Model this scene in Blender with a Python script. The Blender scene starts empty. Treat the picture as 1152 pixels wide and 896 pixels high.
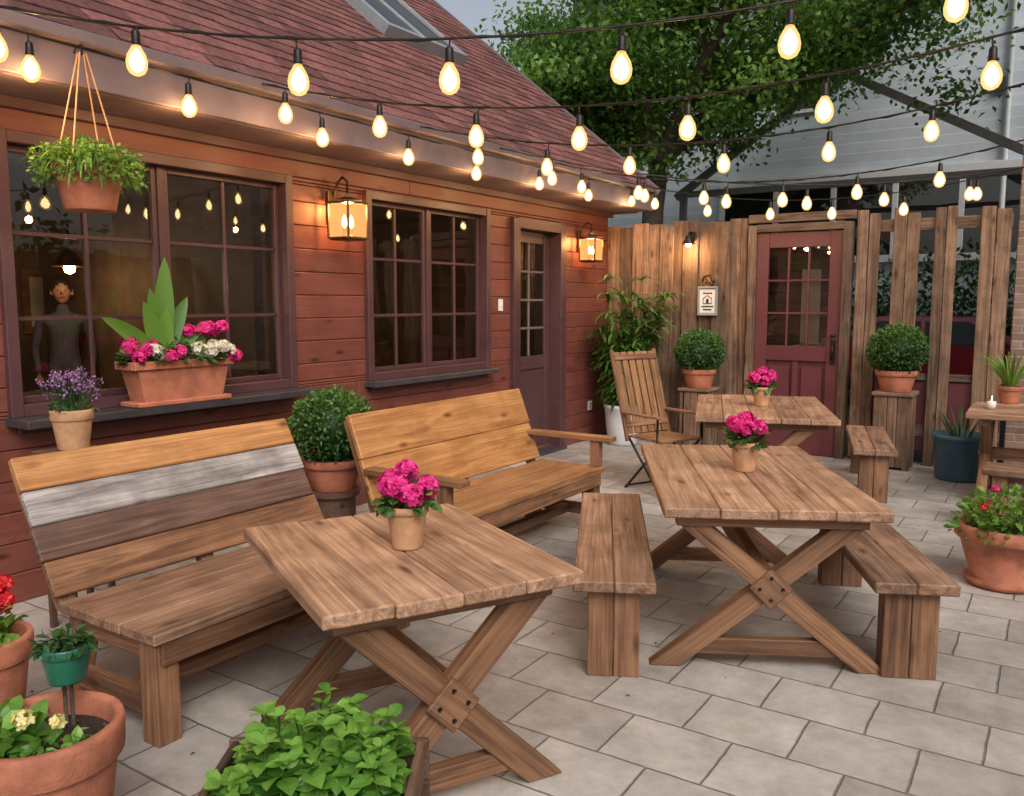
import bpy, math, random
import numpy as np
from mathutils import Matrix, Vector, Euler
R=random.Random(11); NR=np.random.RandomState(11)
rad=math.radians
S=bpy.context.scene
# ------------------------------------------------------------------ materials
def nm(name):
    m=bpy.data.materials.new(name); m.use_nodes=True
    nt=m.node_tree; nt.nodes.clear()
    return m,nt
def N(nt,t,**k):
    n=nt.nodes.new(t)
    for a,v in k.items():
        if a in n.inputs.keys(): n.inputs[a].default_value=v
        else: setattr(n,a,v)
    return n
def L(nt,a,ao,b,bi): nt.links.new(a.outputs[ao],b.inputs[bi])
def c4(c): return (c[0],c[1],c[2],1)
def ramp(nt,stops):
    r=nt.nodes.new('ShaderNodeValToRGB'); e=r.color_ramp.elements
    while len(e)<len(stops): e.new(.5)
    for i,(p,c) in enumerate(stops): e[i].position=p; e[i].color=c4(c)
    return r
def tonemul(nt,src,so,lo=.7,hi=1.3):
    a=N(nt,'ShaderNodeAttribute',attribute_name='tone')
    mr=N(nt,'ShaderNodeMapRange'); mr.inputs['To Min'].default_value=lo; mr.inputs['To Max'].default_value=hi
    L(nt,a,'Fac',mr,'Value')
    h=N(nt,'ShaderNodeHueSaturation'); L(nt,src,so,h,'Color'); L(nt,mr,'Result',h,'Value')
    return h
def wood(name,dark,light,rough=.55,lo=.78,hi=1.2,stain=.5,bump=.35,fine=.75):
    m,nt=nm(name)
    at=N(nt,'ShaderNodeAttribute',attribute_name='bc')
    mp=N(nt,'ShaderNodeMapping'); mp.inputs['Scale'].default_value=(.9,15,15); L(nt,at,'Vector',mp,'Vector')
    n1=N(nt,'ShaderNodeTexNoise',Scale=1.0,Detail=7.0,Roughness=.65,Distortion=1.8); L(nt,mp,'Vector',n1,'Vector')
    mp2=N(nt,'ShaderNodeMapping'); mp2.inputs['Scale'].default_value=(2.0,130,130); L(nt,at,'Vector',mp2,'Vector')
    n2=N(nt,'ShaderNodeTexNoise',Scale=1.0,Detail=4.0,Roughness=.6); L(nt,mp2,'Vector',n2,'Vector')
    mid=[(a+b)/2 for a,b in zip(dark,light)]
    r=ramp(nt,[(.32,dark),(.5,mid),(.68,light)]); L(nt,n1,'Fac',r,'Fac')
    r2=ramp(nt,[(.3,(.5,.45,.42)),(.58,(1,1,1))]); L(nt,n2,'Fac',r2,'Fac')
    mx=N(nt,'ShaderNodeMix',data_type='RGBA',blend_type='MULTIPLY'); mx.inputs[0].default_value=fine
    L(nt,r,'Color',mx,6); L(nt,r2,'Color',mx,7)
    n3=N(nt,'ShaderNodeTexNoise',Scale=4.5,Detail=5.0,Roughness=.6); L(nt,at,'Vector',n3,'Vector')
    r3=ramp(nt,[(.36,(.55,.53,.52)),(.58,(1,1,1))]); L(nt,n3,'Fac',r3,'Fac')
    mx2=N(nt,'ShaderNodeMix',data_type='RGBA',blend_type='MULTIPLY'); mx2.inputs[0].default_value=stain
    L(nt,mx,2,mx2,6); L(nt,r3,'Color',mx2,7)
    mp3=N(nt,'ShaderNodeMapping'); mp3.inputs['Scale'].default_value=(2.6,7,7); L(nt,at,'Vector',mp3,'Vector')
    vo=N(nt,'ShaderNodeTexVoronoi',Scale=1.0); L(nt,mp3,'Vector',vo,'Vector')
    rk=ramp(nt,[(.04,(.22,.15,.11)),(.17,(1,1,1))]); L(nt,vo,'Distance',rk,'Fac')
    mx3=N(nt,'ShaderNodeMix',data_type='RGBA',blend_type='MULTIPLY'); mx3.inputs[0].default_value=.85
    L(nt,mx2,2,mx3,6); L(nt,rk,'Color',mx3,7)
    h=tonemul(nt,mx3,2,lo,hi)
    p=N(nt,'ShaderNodeBsdfPrincipled',Roughness=rough); L(nt,h,'Color',p,'Base Color')
    mr=N(nt,'ShaderNodeMapRange'); mr.inputs['To Min'].default_value=rough-.12; mr.inputs['To Max'].default_value=min(1,rough+.2); L(nt,n3,'Fac',mr,'Value'); L(nt,mr,'Result',p,'Roughness')
    b=N(nt,'ShaderNodeBump',Strength=bump,Distance=.005); L(nt,n2,'Fac',b,'Height'); L(nt,b,'Normal',p,'Normal')
    o=N(nt,'ShaderNodeOutputMaterial'); L(nt,p,'BSDF',o,'Surface'); return m
def paint(name,col,rough=.5,var=.25,sc=6,bump=.1,metal=0,tl=.9,th=1.1):
    m,nt=nm(name)
    tc=N(nt,'ShaderNodeTexCoord')
    n=N(nt,'ShaderNodeTexNoise',Scale=float(sc),Detail=6.0,Roughness=.6); L(nt,tc,'Object',n,'Vector')
    r=ramp(nt,[(.3,[x*(1-var) for x in col]),(.7,[min(1,x*(1+var)) for x in col])]); L(nt,n,'Fac',r,'Fac')
    h=tonemul(nt,r,'Color',tl,th)
    p=N(nt,'ShaderNodeBsdfPrincipled',Roughness=rough,Metallic=float(metal)); L(nt,h,'Color',p,'Base Color')
    n2=N(nt,'ShaderNodeTexNoise',Scale=float(sc)*12,Detail=4.0); L(nt,tc,'Object',n2,'Vector')
    b=N(nt,'ShaderNodeBump',Strength=bump,Distance=.01); L(nt,n2,'Fac',b,'Height'); L(nt,b,'Normal',p,'Normal')
    o=N(nt,'ShaderNodeOutputMaterial'); L(nt,p,'BSDF',o,'Surface'); return m
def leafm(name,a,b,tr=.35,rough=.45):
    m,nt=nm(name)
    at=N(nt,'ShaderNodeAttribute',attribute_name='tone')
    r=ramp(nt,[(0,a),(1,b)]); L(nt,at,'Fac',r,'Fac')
    p=N(nt,'ShaderNodeBsdfPrincipled',Roughness=rough); L(nt,r,'Color',p,'Base Color')
    t=N(nt,'ShaderNodeBsdfTranslucent'); L(nt,r,'Color',t,'Color')
    mx=N(nt,'ShaderNodeMixShader',Fac=tr); L(nt,p,'BSDF',mx,1); L(nt,t,'BSDF',mx,2)
    o=N(nt,'ShaderNodeOutputMaterial'); L(nt,mx,'Shader',o,'Surface'); return m
def emis(name,col,st):
    m,nt=nm(name); e=N(nt,'ShaderNodeEmission',Color=c4(col),Strength=float(st))
    o=N(nt,'ShaderNodeOutputMaterial'); L(nt,e,'Emission',o,'Surface'); return m
def glassm(name,tint=(.9,.92,.92),ior=1.5,bump=.02,rough=.01):
    m,nt=nm(name)
    t=N(nt,'ShaderNodeBsdfTransparent',Color=c4(tint)); g=N(nt,'ShaderNodeBsdfGlossy',Roughness=rough)
    f=N(nt,'ShaderNodeFresnel',IOR=ior)
    tc=N(nt,'ShaderNodeTexCoord'); n=N(nt,'ShaderNodeTexNoise',Scale=2.5,Detail=1.0); L(nt,tc,'Object',n,'Vector')
    b=N(nt,'ShaderNodeBump',Strength=bump*5,Distance=.02); L(nt,n,'Fac',b,'Height'); L(nt,b,'Normal',g,'Normal')
    mx=N(nt,'ShaderNodeMixShader'); L(nt,f,'Fac',mx,'Fac'); L(nt,t,'BSDF',mx,1); L(nt,g,'BSDF',mx,2)
    o=N(nt,'ShaderNodeOutputMaterial'); L(nt,mx,'Shader',o,'Surface'); return m
def glowglass(name,tint,em,st,fac):
    m,nt=nm(name)
    t=N(nt,'ShaderNodeBsdfTransparent',Color=c4(tint)); e=N(nt,'ShaderNodeEmission',Color=c4(em),Strength=float(st))
    mx=N(nt,'ShaderNodeMixShader',Fac=fac); L(nt,t,'BSDF',mx,1); L(nt,e,'Emission',mx,2)
    o=N(nt,'ShaderNodeOutputMaterial'); L(nt,mx,'Shader',o,'Surface'); m.cycles.emission_sampling='NONE'; return m
def brickm(name,c1,c2,mort,bw,rh,ms,rot=(0,0,0),rough=.8,bump=.5,off=.5,mott=.3,msc=9,warp=1.6):
    m,nt=nm(name)
    tc=N(nt,'ShaderNodeTexCoord'); mp=N(nt,'ShaderNodeMapping'); mp.inputs['Rotation'].default_value=rot
    L(nt,tc,'Object',mp,'Vector')
    nw=N(nt,'ShaderNodeTexNoise',Scale=5.0,Detail=4.0,Roughness=.6); L(nt,mp,'Vector',nw,'Vector')
    vm=N(nt,'ShaderNodeVectorMath',operation='SCALE'); L(nt,nw,'Color',vm,0); vm.inputs['Scale'].default_value=ms*warp
    va=N(nt,'ShaderNodeVectorMath',operation='ADD'); L(nt,mp,'Vector',va,0); L(nt,vm,'Vector',va,1)
    br=N(nt,'ShaderNodeTexBrick',offset=off); br.inputs['Scale'].default_value=1
    br.inputs['Brick Width'].default_value=bw; br.inputs['Row Height'].default_value=rh; br.inputs['Mortar Size'].default_value=ms
    br.inputs['Mortar Smooth'].default_value=.6
    br.inputs['Color1'].default_value=c4(c1); br.inputs['Color2'].default_value=c4(c2); br.inputs['Mortar'].default_value=c4(mort)
    L(nt,va,'Vector',br,'Vector')
    n=N(nt,'ShaderNodeTexNoise',Scale=float(msc),Detail=9.0,Roughness=.72); L(nt,tc,'Object',n,'Vector')
    r=ramp(nt,[(.33,(1-mott,1-mott,1-mott)),(.66,(1,1,1))]); L(nt,n,'Fac',r,'Fac')
    mx=N(nt,'ShaderNodeMix',data_type='RGBA',blend_type='MULTIPLY'); mx.inputs[0].default_value=1; L(nt,br,'Color',mx,6); L(nt,r,'Color',mx,7)
    n3=N(nt,'ShaderNodeTexNoise',Scale=.9,Detail=6.0,Roughness=.6); L(nt,tc,'Object',n3,'Vector')
    r3=ramp(nt,[(.38,(.68,.66,.64)),(.6,(1,1,1))]); L(nt,n3,'Fac',r3,'Fac')
    mx2=N(nt,'ShaderNodeMix',data_type='RGBA',blend_type='MULTIPLY'); mx2.inputs[0].default_value=.75; L(nt,mx,2,mx2,6); L(nt,r3,'Color',mx2,7)
    p=N(nt,'ShaderNodeBsdfPrincipled',Roughness=rough); L(nt,mx2,2,p,'Base Color')
    n4=N(nt,'ShaderNodeTexNoise',Scale=45.0,Detail=5.0); L(nt,tc,'Object',n4,'Vector')
    b0=N(nt,'ShaderNodeBump',Strength=.4,Distance=.005); L(nt,n4,'Fac',b0,'Height')
    b=N(nt,'ShaderNodeBump',Strength=bump,Distance=.008,invert=True); L(nt,br,'Fac',b,'Height'); L(nt,b0,'Normal',b,'Normal'); L(nt,b,'Normal',p,'Normal')
    o=N(nt,'ShaderNodeOutputMaterial'); L(nt,p,'BSDF',o,'Surface'); return m
W_top=wood('table_top_wood',(.24,.12,.07),(.66,.41,.26),.5,.78,1.18,.7,.5)
W_leg=wood('leg_wood',(.14,.06,.03),(.40,.21,.11),.58,.75,1.2,.6)
W_bench=wood('bench_wood',(.16,.08,.05),(.46,.28,.18),.5,.76,1.2,.75,.45)
W_or=wood('orange_wood',(.36,.14,.042),(.66,.34,.13),.42,.86,1.1,.45,.25,.55)
W_wh=wood('whitewashed_wood',(.20,.18,.175),(.58,.54,.53),.6,.9,1.1,.8)
W_dk=wood('dark_wood',(.08,.04,.03),(.22,.125,.09),.5)
W_br=wood('brown_wood',(.13,.055,.025),(.40,.20,.10),.5,.9,1.1,.6,.4)
W_md=wood('mid_wood',(.20,.085,.035),(.47,.25,.11),.45,.78,1.2,.6)
W_fen=wood('fence_wood',(.12,.066,.04),(.39,.25,.165),.75,.55,1.22,.85,.7)
W_box=wood('crate_wood',(.08,.04,.022),(.24,.14,.085),.7,.7,1.2,.8,.6)
W_sid=wood('siding_paint',(.165,.05,.038),(.225,.07,.05),.45,.88,1.1,.4,.12,.35)
M_trim=paint('maroon_trim',(.08,.036,.040),.4,.15)
M_sdoor=paint('side_door_paint',(.085,.042,.045),.35,.12)
M_door=paint('maroon_door',(.13,.036,.042),.35,.12)
M_fas=paint('fascia_paint',(.16,.115,.12),.5,.15)
M_sill=paint('dark_sill',(.05,.045,.05),.4)
M_iron=paint('dark_iron',(.03,.025,.022),.4,.2,20,.1,.7)
M_bronze=paint('bronze',(.12,.07,.035),.35,.2,20,.1,.8)
M_white=paint('white_plastic',(.75,.74,.72),.4,.05)
M_terr=paint('terracotta',(.42,.15,.085),.78,.35,9,.35)
M_tan=paint('tan_clay',(.50,.28,.15),.75,.25,14,.3)
M_soil=paint('soil',(.05,.03,.02),.95,.5,40,1)
M_green=paint('green_glaze',(.02,.13,.08),.3,.2)
M_blue=paint('slate_pot',(.045,.11,.16),.45,.2)
M_wpot=paint('white_pot',(.6,.62,.65),.4,.1)
M_room=paint('room_wall',(.12,.08,.05),.7,.3)
M_dark=paint('dark_panel',(.03,.035,.035),.6,.3)
M_steel=paint('grey_steel',(.25,.27,.29),.5,.15)
M_hsid=paint('pale_siding',(.56,.62,.68),.6,.08,3,.05,0,.9,1.05)
M_hwh=paint('white_trim',(.7,.72,.74),.5,.06)
M_shin=paint('roof_shingle',(.22,.085,.076),.85,.4,30,.9,0,.62,1.4)
M_asph=paint('asphalt',(.055,.055,.055),.9,.3,15,.5)
M_grass=paint('grass_ground',(.05,.08,.025),.9,.4,10,.6)
M_bark=paint('bark',(.10,.075,.055),.9,.4,14,1)
M_car=paint('car_paint_red',(.35,.02,.03),.25,.05)
M_tyre=paint('tyre',(.02,.02,.02),.8); M_skin=paint('skin',(.45,.25,.18),.5,.05); M_cloth=paint('cloth',(.08,.09,.14),.9,.2); M_hair=paint('hair',(.03,.02,.015),.6)
M_brick=brickm('brick',(.42,.28,.21),(.30,.18,.13),(.42,.4,.37),.22,.075,.01,rot=(math.pi/2,0,0))
M_pave=brickm('pavers',(.62,.575,.535),(.43,.395,.365),(.25,.225,.20),.40,.335,.006,rot=(0,0,0),rough=.58,bump=.8,mott=.36,msc=6,warp=2.8)
M_glass=glassm('window_glass',(.88,.9,.9),1.95); M_bglass=glowglass('bulb_glass',(1,.88,.66),(1,.62,.24),2.0,.45)
M_core=emis('filament_glow',(1,.80,.50),24); M_lantg=glowglass('lantern_glass',(1,.8,.55),(1,.52,.18),1.5,.42)
M_lcore=emis('lantern_flame',(1,.6,.25),16)
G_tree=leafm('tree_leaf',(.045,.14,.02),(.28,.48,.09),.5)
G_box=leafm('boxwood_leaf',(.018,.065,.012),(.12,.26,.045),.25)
G_mint=leafm('mint_leaf',(.045,.16,.02),(.26,.50,.08),.35,.4)
G_palm=leafm('palm_leaf',(.025,.09,.015),(.13,.27,.045),.3)
G_fern=leafm('fern_leaf',(.06,.16,.02),(.26,.45,.07),.35)
G_dk=leafm('foliage_dark',(.015,.055,.015),(.07,.17,.035),.3)
G_lav=leafm('lavender',(.2,.09,.24),(.42,.24,.46),.2)
F_pink=leafm('pink_petal',(.60,.01,.17),(.95,.06,.40),.25); F_white=leafm('white_petal',(.7,.66,.5),(.9,.86,.75),.25)
F_red=leafm('red_petal',(.5,.01,.02),(.85,.04,.05),.25); F_yel=leafm('yellow_petal',(.8,.7,.25),(.9,.85,.45),.25)
# ------------------------------------------------------------------ mesh builder
T_DIA=(np.array([(0,0,0),(.45,.5,.07),(1,0,-.06),(.45,-.5,.07)]),[(0,1,2),(0,2,3)])
T_OV=(np.array([(0,0,0),(.22,.36,.07),(.22,0,0),(.22,-.36,.07),(.58,.5,.09),(.58,0,.01),(.58,-.5,.09),(.85,.28,0),(.85,0,-.05),(.85,-.28,0),(1.05,0,-.14)]),
 [(0,1,2),(0,2,3),(1,4,5,2),(2,5,6,3),(4,7,8,5),(5,8,9,6),(7,10,8),(8,10,9)])
T_PET=(np.array([(0,0,0),(.5,.42,.1),(1,.35,.02),(1.1,0,.05),(1,-.35,.02),(.5,-.42,.1)]),[(0,1,2,3),(0,3,4,5)])
class MB:
    def __init__(s): s.V=[];s.F=[];s.M=[];s.S=[];s.B=[];s.T=[];s.mats=[];s.n=0
    def mi(s,m):
        if m not in s.mats: s.mats.append(m)
        return s.mats.index(m)
    def add(s,v,f,m,smooth=False,bc=None,tone=None):
        v=np.asarray(v,float); k=len(v)
        if bc is None: bc=v
        if tone is None: tone=np.full(k,.5)
        elif np.isscalar(tone): tone=np.full(k,float(tone))
        s.V.append(v); s.B.append(np.asarray(bc,float)); s.T.append(tone)
        o=s.n; s.F.extend([tuple(i+o for i in q) for q in f]); mi=s.mi(m)
        s.M.extend([mi]*len(f)); s.S.extend([smooth]*len(f)); s.n+=k
    def box(s,c,size,m,rot=None,b=.004,grain=None,tone=None,shear=0):
        h=[x/2 for x in size]; b=min(b,min(h)*.45)
        idx={};V=[]
        for sx in (-1,1):
            for sy in (-1,1):
                for sz in (-1,1):
                    sg=(sx,sy,sz)
                    for k in range(3):
                        idx[(sg,k)]=len(V); V.append([sg[j]*(h[j] if j==k else h[j]-b) for j in range(3)])
        F=[]
        for k in range(3):
            i,j=[a for a in range(3) if a!=k]
            for sgn in (-1,1):
                q=[]
                for a,bb in ((-1,-1),(1,-1),(1,1),(-1,1)):
                    t=[0,0,0];t[k]=sgn;t[i]=a;t[j]=bb;q.append(idx[(tuple(t),k)])
                F.append(q)
            for a in (-1,1):
                for bb in (-1,1):
                    t0=[0,0,0];t0[i]=a;t0[j]=bb;t1=list(t0);t0[k]=-1;t1[k]=1;t0=tuple(t0);t1=tuple(t1)
                    F.append([idx[(t0,i)],idx[(t1,i)],idx[(t1,j)],idx[(t0,j)]])
        for sx in (-1,1):
            for sy in (-1,1):
                for sz in (-1,1): F.append([idx[((sx,sy,sz),k)] for k in range(3)])
        V=np.array(V); FF=[]
        for q in F:
            p=V[q]; nn=np.cross(p[1]-p[0],p[2]-p[0])
            FF.append(q if nn.dot(p.mean(0))>0 else q[::-1])
        g=grain if grain is not None else int(np.argmax(size))
        order=[g]+[a for a in range(3) if a!=g]
        off=NR.rand(3)*50
        bc=V[:,order]+off
        if shear: V=V.copy(); V[:,0]+=shear*V[:,2]
        if rot is not None:
            Mx=np.array(Euler(rot).to_matrix()); V=V@Mx.T
        s.add(V+np.array(c),FF,m,False,bc,NR.rand() if tone is None else tone)
    def tube(s,pts,r,m,seg=8,tone=None):
        P=[Vector(p) for p in pts]; n=len(P)
        if not hasattr(r,'__len__'): r=[r]*n
        V=[];F=[]; up=Vector((.13,.27,.95))
        for i in range(n):
            d=(P[min(i+1,n-1)]-P[max(i-1,0)]).normalized()
            if abs(d.dot(up))>.95: up=Vector((1,.1,0))
            a=d.cross(up).normalized(); bb=d.cross(a)
            for k in range(seg):
                t=2*math.pi*k/seg; V.append(P[i]+(a*math.cos(t)+bb*math.sin(t))*r[i])
        for i in range(n-1):
            for k in range(seg):
                F.append((i*seg+k,i*seg+(k+1)%seg,(i+1)*seg+(k+1)%seg,(i+1)*seg+k))
        F.append(tuple(range(seg))); F.append(tuple(range(n*seg-1,(n-1)*seg-1,-1)))
        s.add([tuple(v) for v in V],F,m,True,None,tone)
    def lathe(s,prof,m,c=(0,0,0),seg=36,smooth=True,tone=None):
        V=[];F=[];n=len(prof)
        for i,(r,z) in enumerate(prof):
            for k in range(seg):
                t=2*math.pi*k/seg; rr=max(r,1e-4)
                V.append((c[0]+rr*math.cos(t),c[1]+rr*math.sin(t),c[2]+z))
        for i in range(n-1):
            for k in range(seg): F.append((i*seg+k,i*seg+(k+1)%seg,(i+1)*seg+(k+1)%seg,(i+1)*seg+k))
        s.add(V,F,m,smooth,None,tone)
    def leaves(s,C,D,U,ln,wd,m,tpl=T_DIA,tone=None):
        C=np.asarray(C,float);D=np.asarray(D,float);U=np.asarray(U,float);n=len(C)
        D=D/(np.linalg.norm(D,axis=1,keepdims=True)+1e-9)
        Sd=np.cross(D,U); Sd/=(np.linalg.norm(Sd,axis=1,keepdims=True)+1e-9); U2=np.cross(Sd,D)
        ln=np.broadcast_to(np.asarray(ln,float),(n,));wd=np.broadcast_to(np.asarray(wd,float),(n,))
        t,f=tpl;k=len(t)
        V=C[:,None]+D[:,None]*(t[None,:,0,None]*ln[:,None,None])+Sd[:,None]*(t[None,:,1,None]*wd[:,None,None])+U2[:,None]*(t[None,:,2,None]*ln[:,None,None])
        tn=NR.rand(n) if tone is None else tone
        fs=[]
        for i in range(n):
            o=i*k
            for q in f: fs.append(tuple(o+a for a in q))
        s.add(V.reshape(-1,3),fs,m,False,None,np.repeat(tn,k))
    def blade(s,p0,d,Ln,Wd,droop,m,n=8,fold=.25,tone=None,face=None):
        p=Vector(p0); d=Vector(d).normalized(); V=[];F=[]
        for i in range(n+1):
            t=i/n; w=Wd*.5*(math.sin(math.pi*min(1,.12+t*.88))**.7 if t<1 else 0)
            sd=d.cross(Vector(face) if face else Vector((0,0,1)))
            if sd.length<.05: sd=Vector((1,.3,0))
            sd.normalize(); up=sd.cross(d)
            V+= [tuple(p-sd*w+up*w*fold),tuple(p),tuple(p+sd*w+up*w*fold)]
            p=p+d*(Ln/n); d=(d+Vector((0,0,-droop/n))).normalized()
        for i in range(n):
            a=i*3; F+=[(a,a+3,a+4,a+1),(a+1,a+4,a+5,a+2)]
        s.add(V,F,m,True,None,R.random() if tone is None else tone)
    def build(s,name,loc=(0,0,0),rotz=0,parent=None):
        me=bpy.data.meshes.new(name)
        me.from_pydata(np.concatenate(s.V).tolist(),[],s.F)
        for m in s.mats: me.materials.append(m)
        me.polygons.foreach_set('material_index',s.M); me.polygons.foreach_set('use_smooth',s.S)
        a=me.attributes.new('bc','FLOAT_VECTOR','POINT'); a.data.foreach_set('vector',np.concatenate(s.B).astype(np.float32).ravel())
        a=me.attributes.new('tone','FLOAT','POINT'); a.data.foreach_set('value',np.concatenate(s.T).astype(np.float32))
        me.update(); o=bpy.data.objects.new(name,me); S.collection.objects.link(o)
        o.location=loc; o.rotation_euler=(0,0,rotz)
        if parent: o.parent=parent
        return o
def empty(name):
    e=bpy.data.objects.new(name,None); S.collection.objects.link(e); return e
def rdir(n,zb=0):
    d=NR.normal(size=(n,3)); d[:,2]+=zb; return d/np.linalg.norm(d,axis=1,keepdims=True)
def point(loc,e_,col=(1,.56,.24),r_=.04):
    l=bpy.data.lights.new('lamp_light','POINT'); l.energy=e_; l.color=col; l.shadow_soft_size=r_; return l
# ------------------------------------------------------------------ ground
g=MB(); g.add([(-200,-200,0),(200,-200,0),(200,200,0),(-200,200,0)],[(0,1,2,3)],M_grass); g.build('ground')
g=MB(); g.add([(-.02,-14,.004),(8,-14,.004),(8,.15,.004),(-.02,.15,.004)],[(0,1,2,3)],M_pave); g.build('patio_paving')
g=MB(); g.add([(-12,.3,.004),(12,.3,.004),(12,8.7,.004),(-12,8.7,.004)],[(0,1,2,3)],M_asph); g.build('driveway')
g=MB(); n=150; an=NR.rand(n)*6.28
P=np.stack([.15+NR.rand(n)**1.5*4.3,-8.5+NR.rand(n)*8.3,np.full(n,.008)],1); g.leaves(P,np.stack([np.cos(an),np.sin(an),.05*NR.rand(n)],1),np.tile([0,0,1.],(n,1)),.008+.02*NR.rand(n),.011,G_dk,T_DIA); g.build('fallen_leaves')
# ------------------------------------------------------------------ restaurant building
B=empty('restaurant_building')
OPEN=[(-7.03,-5.07,1.06,2.52),(-4.25,-2.58,1.04,2.5),(-2.14,-1.11,-.01,2.5)]
w=MB(); core=MB()
Y0,Y1=-12.0,.02
def runs(z0,z1):
    ex=sorted([(a,b) for a,b,c,d in OPEN if c<(z0+z1)/2<d]); y=Y0; out=[]
    for a,b in ex: out.append((y,a)); y=b
    out.append((y,Y1)); return out
hrow=.17; z=0
while z<2.72:
    z1=min(z+hrow,2.72); cuts=sorted({z,z1}|{q for o in OPEN for q in o[2:] if z+.004<q<z1-.004})
    for a,b in zip(cuts[:-1],cuts[1:]):
        for ya,yb in runs(a,b):
            y=ya
            while y<yb-.01:
                ye=min(yb,y+R.uniform(3.2,4.8))
                if yb-ye<.5: ye=yb
                w.box((.0,(y+ye)/2,(a+b)/2),(.03,ye-y-.001,b-a-.003),W_sid,b=.006,rot=(0,rad(1.5),0)); y=ye
            core.box((-.09,(ya+yb)/2,(a+b)/2),(.14,yb-ya,b-a),M_trim,b=0.0005)
    z=z1
w.build('siding',parent=B); core.build('wall_core',parent=B)
def window(name,y0,y1,z0,z1,cols,rows,sill):
    m=MB(); t=.065
    yc=(y0+y1)/2;zc=(z0+z1)/2
    for yy in (y0+t/2-.03,y1-t/2+.03): m.box((-.02,yy,zc),(.16,t,z1-z0+.06),M_trim)
    for zz in (z0+t/2-.03,z1-t/2+.03): m.box((-.023,yc,zz),(.155,y1-y0-2*t+.06,t),M_trim)
    a0,a1,b0,b1=y0+t-.03,y1-t+.03,z0+t-.03,z1-t+.03
    m.box((-.05,yc,zc),(.075,.05,b1-b0),M_trim)
    for h,(p,q) in enumerate(((a0,yc-.025),(yc+.025,a1))):
        for yy in (p+.016,q-.016): m.box((-.052,yy,zc),(.05,.032,b1-b0-.002),M_trim)
        for zz in (b0+.018,b1-.018): m.box((-.054,(p+q)/2,zz),(.048,q-p-.065,.036),M_trim)
        nc=cols//2
        for i in range(1,nc):
            m.box((-.056,p+(q-p)*i/nc,zc),(.034,.022,b1-b0-.073),M_trim,b=.003)
        for j in range(1,rows):
            m.box((-.056,(p+q)/2,b0+(b1-b0)*j/rows),(.030,q-p-.066,.024),M_trim,b=.003)
    x=-.057; m.add([(x,a0,b0),(x,a1,b0),(x,a1,b1),(x,a0,b1)],[(0,1,2,3)],M_glass)
    m.box((.015+sill/2-.05,yc,z0-.052),(sill+.1,y1-y0+.1,.045),M_sill)
    m.box((.03,yc,z0-.1),(.03,y1-y0-.02,.05),M_trim)
    m.build(name,parent=B)
window('window_1',*OPEN[0],4,3,.24); window('window_2',*OPEN[1],4,3,.13)
m=MB(); y0,y1=-2.14,-1.11
for yy in (y0+.045,y1-.045): m.box((-.02,yy,1.24),(.18,.12,2.5),M_trim)
m.box((-.022,(y0+y1)/2,2.45),(.175,y1-y0-.15,.11),M_trim)
d0,d1=y0+.107,y1-.107
for yy in (d0+.05,d1-.05): m.box((-.10,yy,1.2),(.045,.1,2.38),M_sdoor)
for zz,hh in ((.12,.22),(1.0,.14),(2.33,.12)): m.box((-.1,(d0+d1)/2,zz),(.043,d1-d0-.2,hh),M_sdoor)
m.box((-.103,(d0+d1)/2,.58),(.02,d1-d0-.18,.72),M_sdoor,b=.015)
m.box((-.1,(d0+d1)/2,1.67),(.03,.025,1.2),M_fas)
for j in range(1,4): m.box((-.1,(d0+d1)/2,1.07+1.2*j/4),(.028,d1-d0-.2,.024),M_fas)
x=-.1; m.add([(x,d0+.1,1.07),(x,d1-.1,1.07),(x,d1-.1,2.27),(x,d0+.1,2.27)],[(0,1,2,3)],M_glass)
m.tube([(-.06,d0+.05,1.0),(-.02,d0+.05,1.0),(-.02,d0+.14,1.0)],.01,M_iron)
m.box((-.02,(y0+y1)/2,.02),(.25,y1-y0,.04),M_sill)
m.build('side_door',parent=B)
m=MB()
m.box((-4.2,-5,1.4),(.1,11,2.9),M_room); m.box((-2.1,-5,.03),(4.1,11,.06),W_dk); m.box((-2.1,-5,2.78),(4.1,11,.06),M_room)
m.box((-2.1,-11,1.4),(4.1,.1,2.8),M_room); m.box((-2.2,-.1,1.4),(4.0,.1,2.7),M_room); m.box((-2.4,-4.65,1.4),(3.2,.1,2.7),M_room)
room=[]
for (xx,yy) in ((-1.5,-6.6),(-2.6,-5.2),(-1.6,-3.4),(-2.9,-2.2),(-3.0,-7.6)):
    m.box((xx,yy,.74),(.8,.8,.04),W_dk); m.tube([(xx,yy,.06),(xx,yy,.72)],.04,M_iron)
    for q in (-.65,.65):
        m.box((xx,yy+q,.46),(.4,.4,.03),W_dk); m.box((xx,yy+q*1.28,.75),(.36,.03,.55),W_dk)
        for sx in (-.17,.17):
            for sy in (-.17,.17): m.box((xx+sx,yy+q+sy,.25),(.03,.03,.42),W_dk)
    m.tube([(xx,yy,2.1),(xx,yy,2.76)],.006,M_iron); m.lathe([(.01,.16),(.05,.13),(.14,.0)],M_bronze,(xx,yy,1.96),20)
    m.lathe([(.0,-.07),(.04,-.05),(.05,-.01),(.03,.04),(0,.06)],M_lcore,(xx,yy,1.96),12); room.append((xx,yy,1.80))
for k in range(3):
    m.box((-4.12,-8.2+k*1.9,1.65),(.04,.9,.65),W_md); m.box((-4.095,-8.2+k*1.9,1.65),(.02,.76,.5),F_white,tone=.1+.3*k)
m.box((-4.0,-3.2,1.0),(.3,1.5,1.9),W_dk)
for k in range(4): m.box((-3.84,-3.2,.5+k*.42),(.03,1.4,.03),W_md)
ro=m.build('interior_room',parent=B)
for c in room:
    l=bpy.data.objects.new('pendant_light',point(None,9,(1,.62,.3),.06)); S.collection.objects.link(l); l.parent=ro; l.location=c
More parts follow.
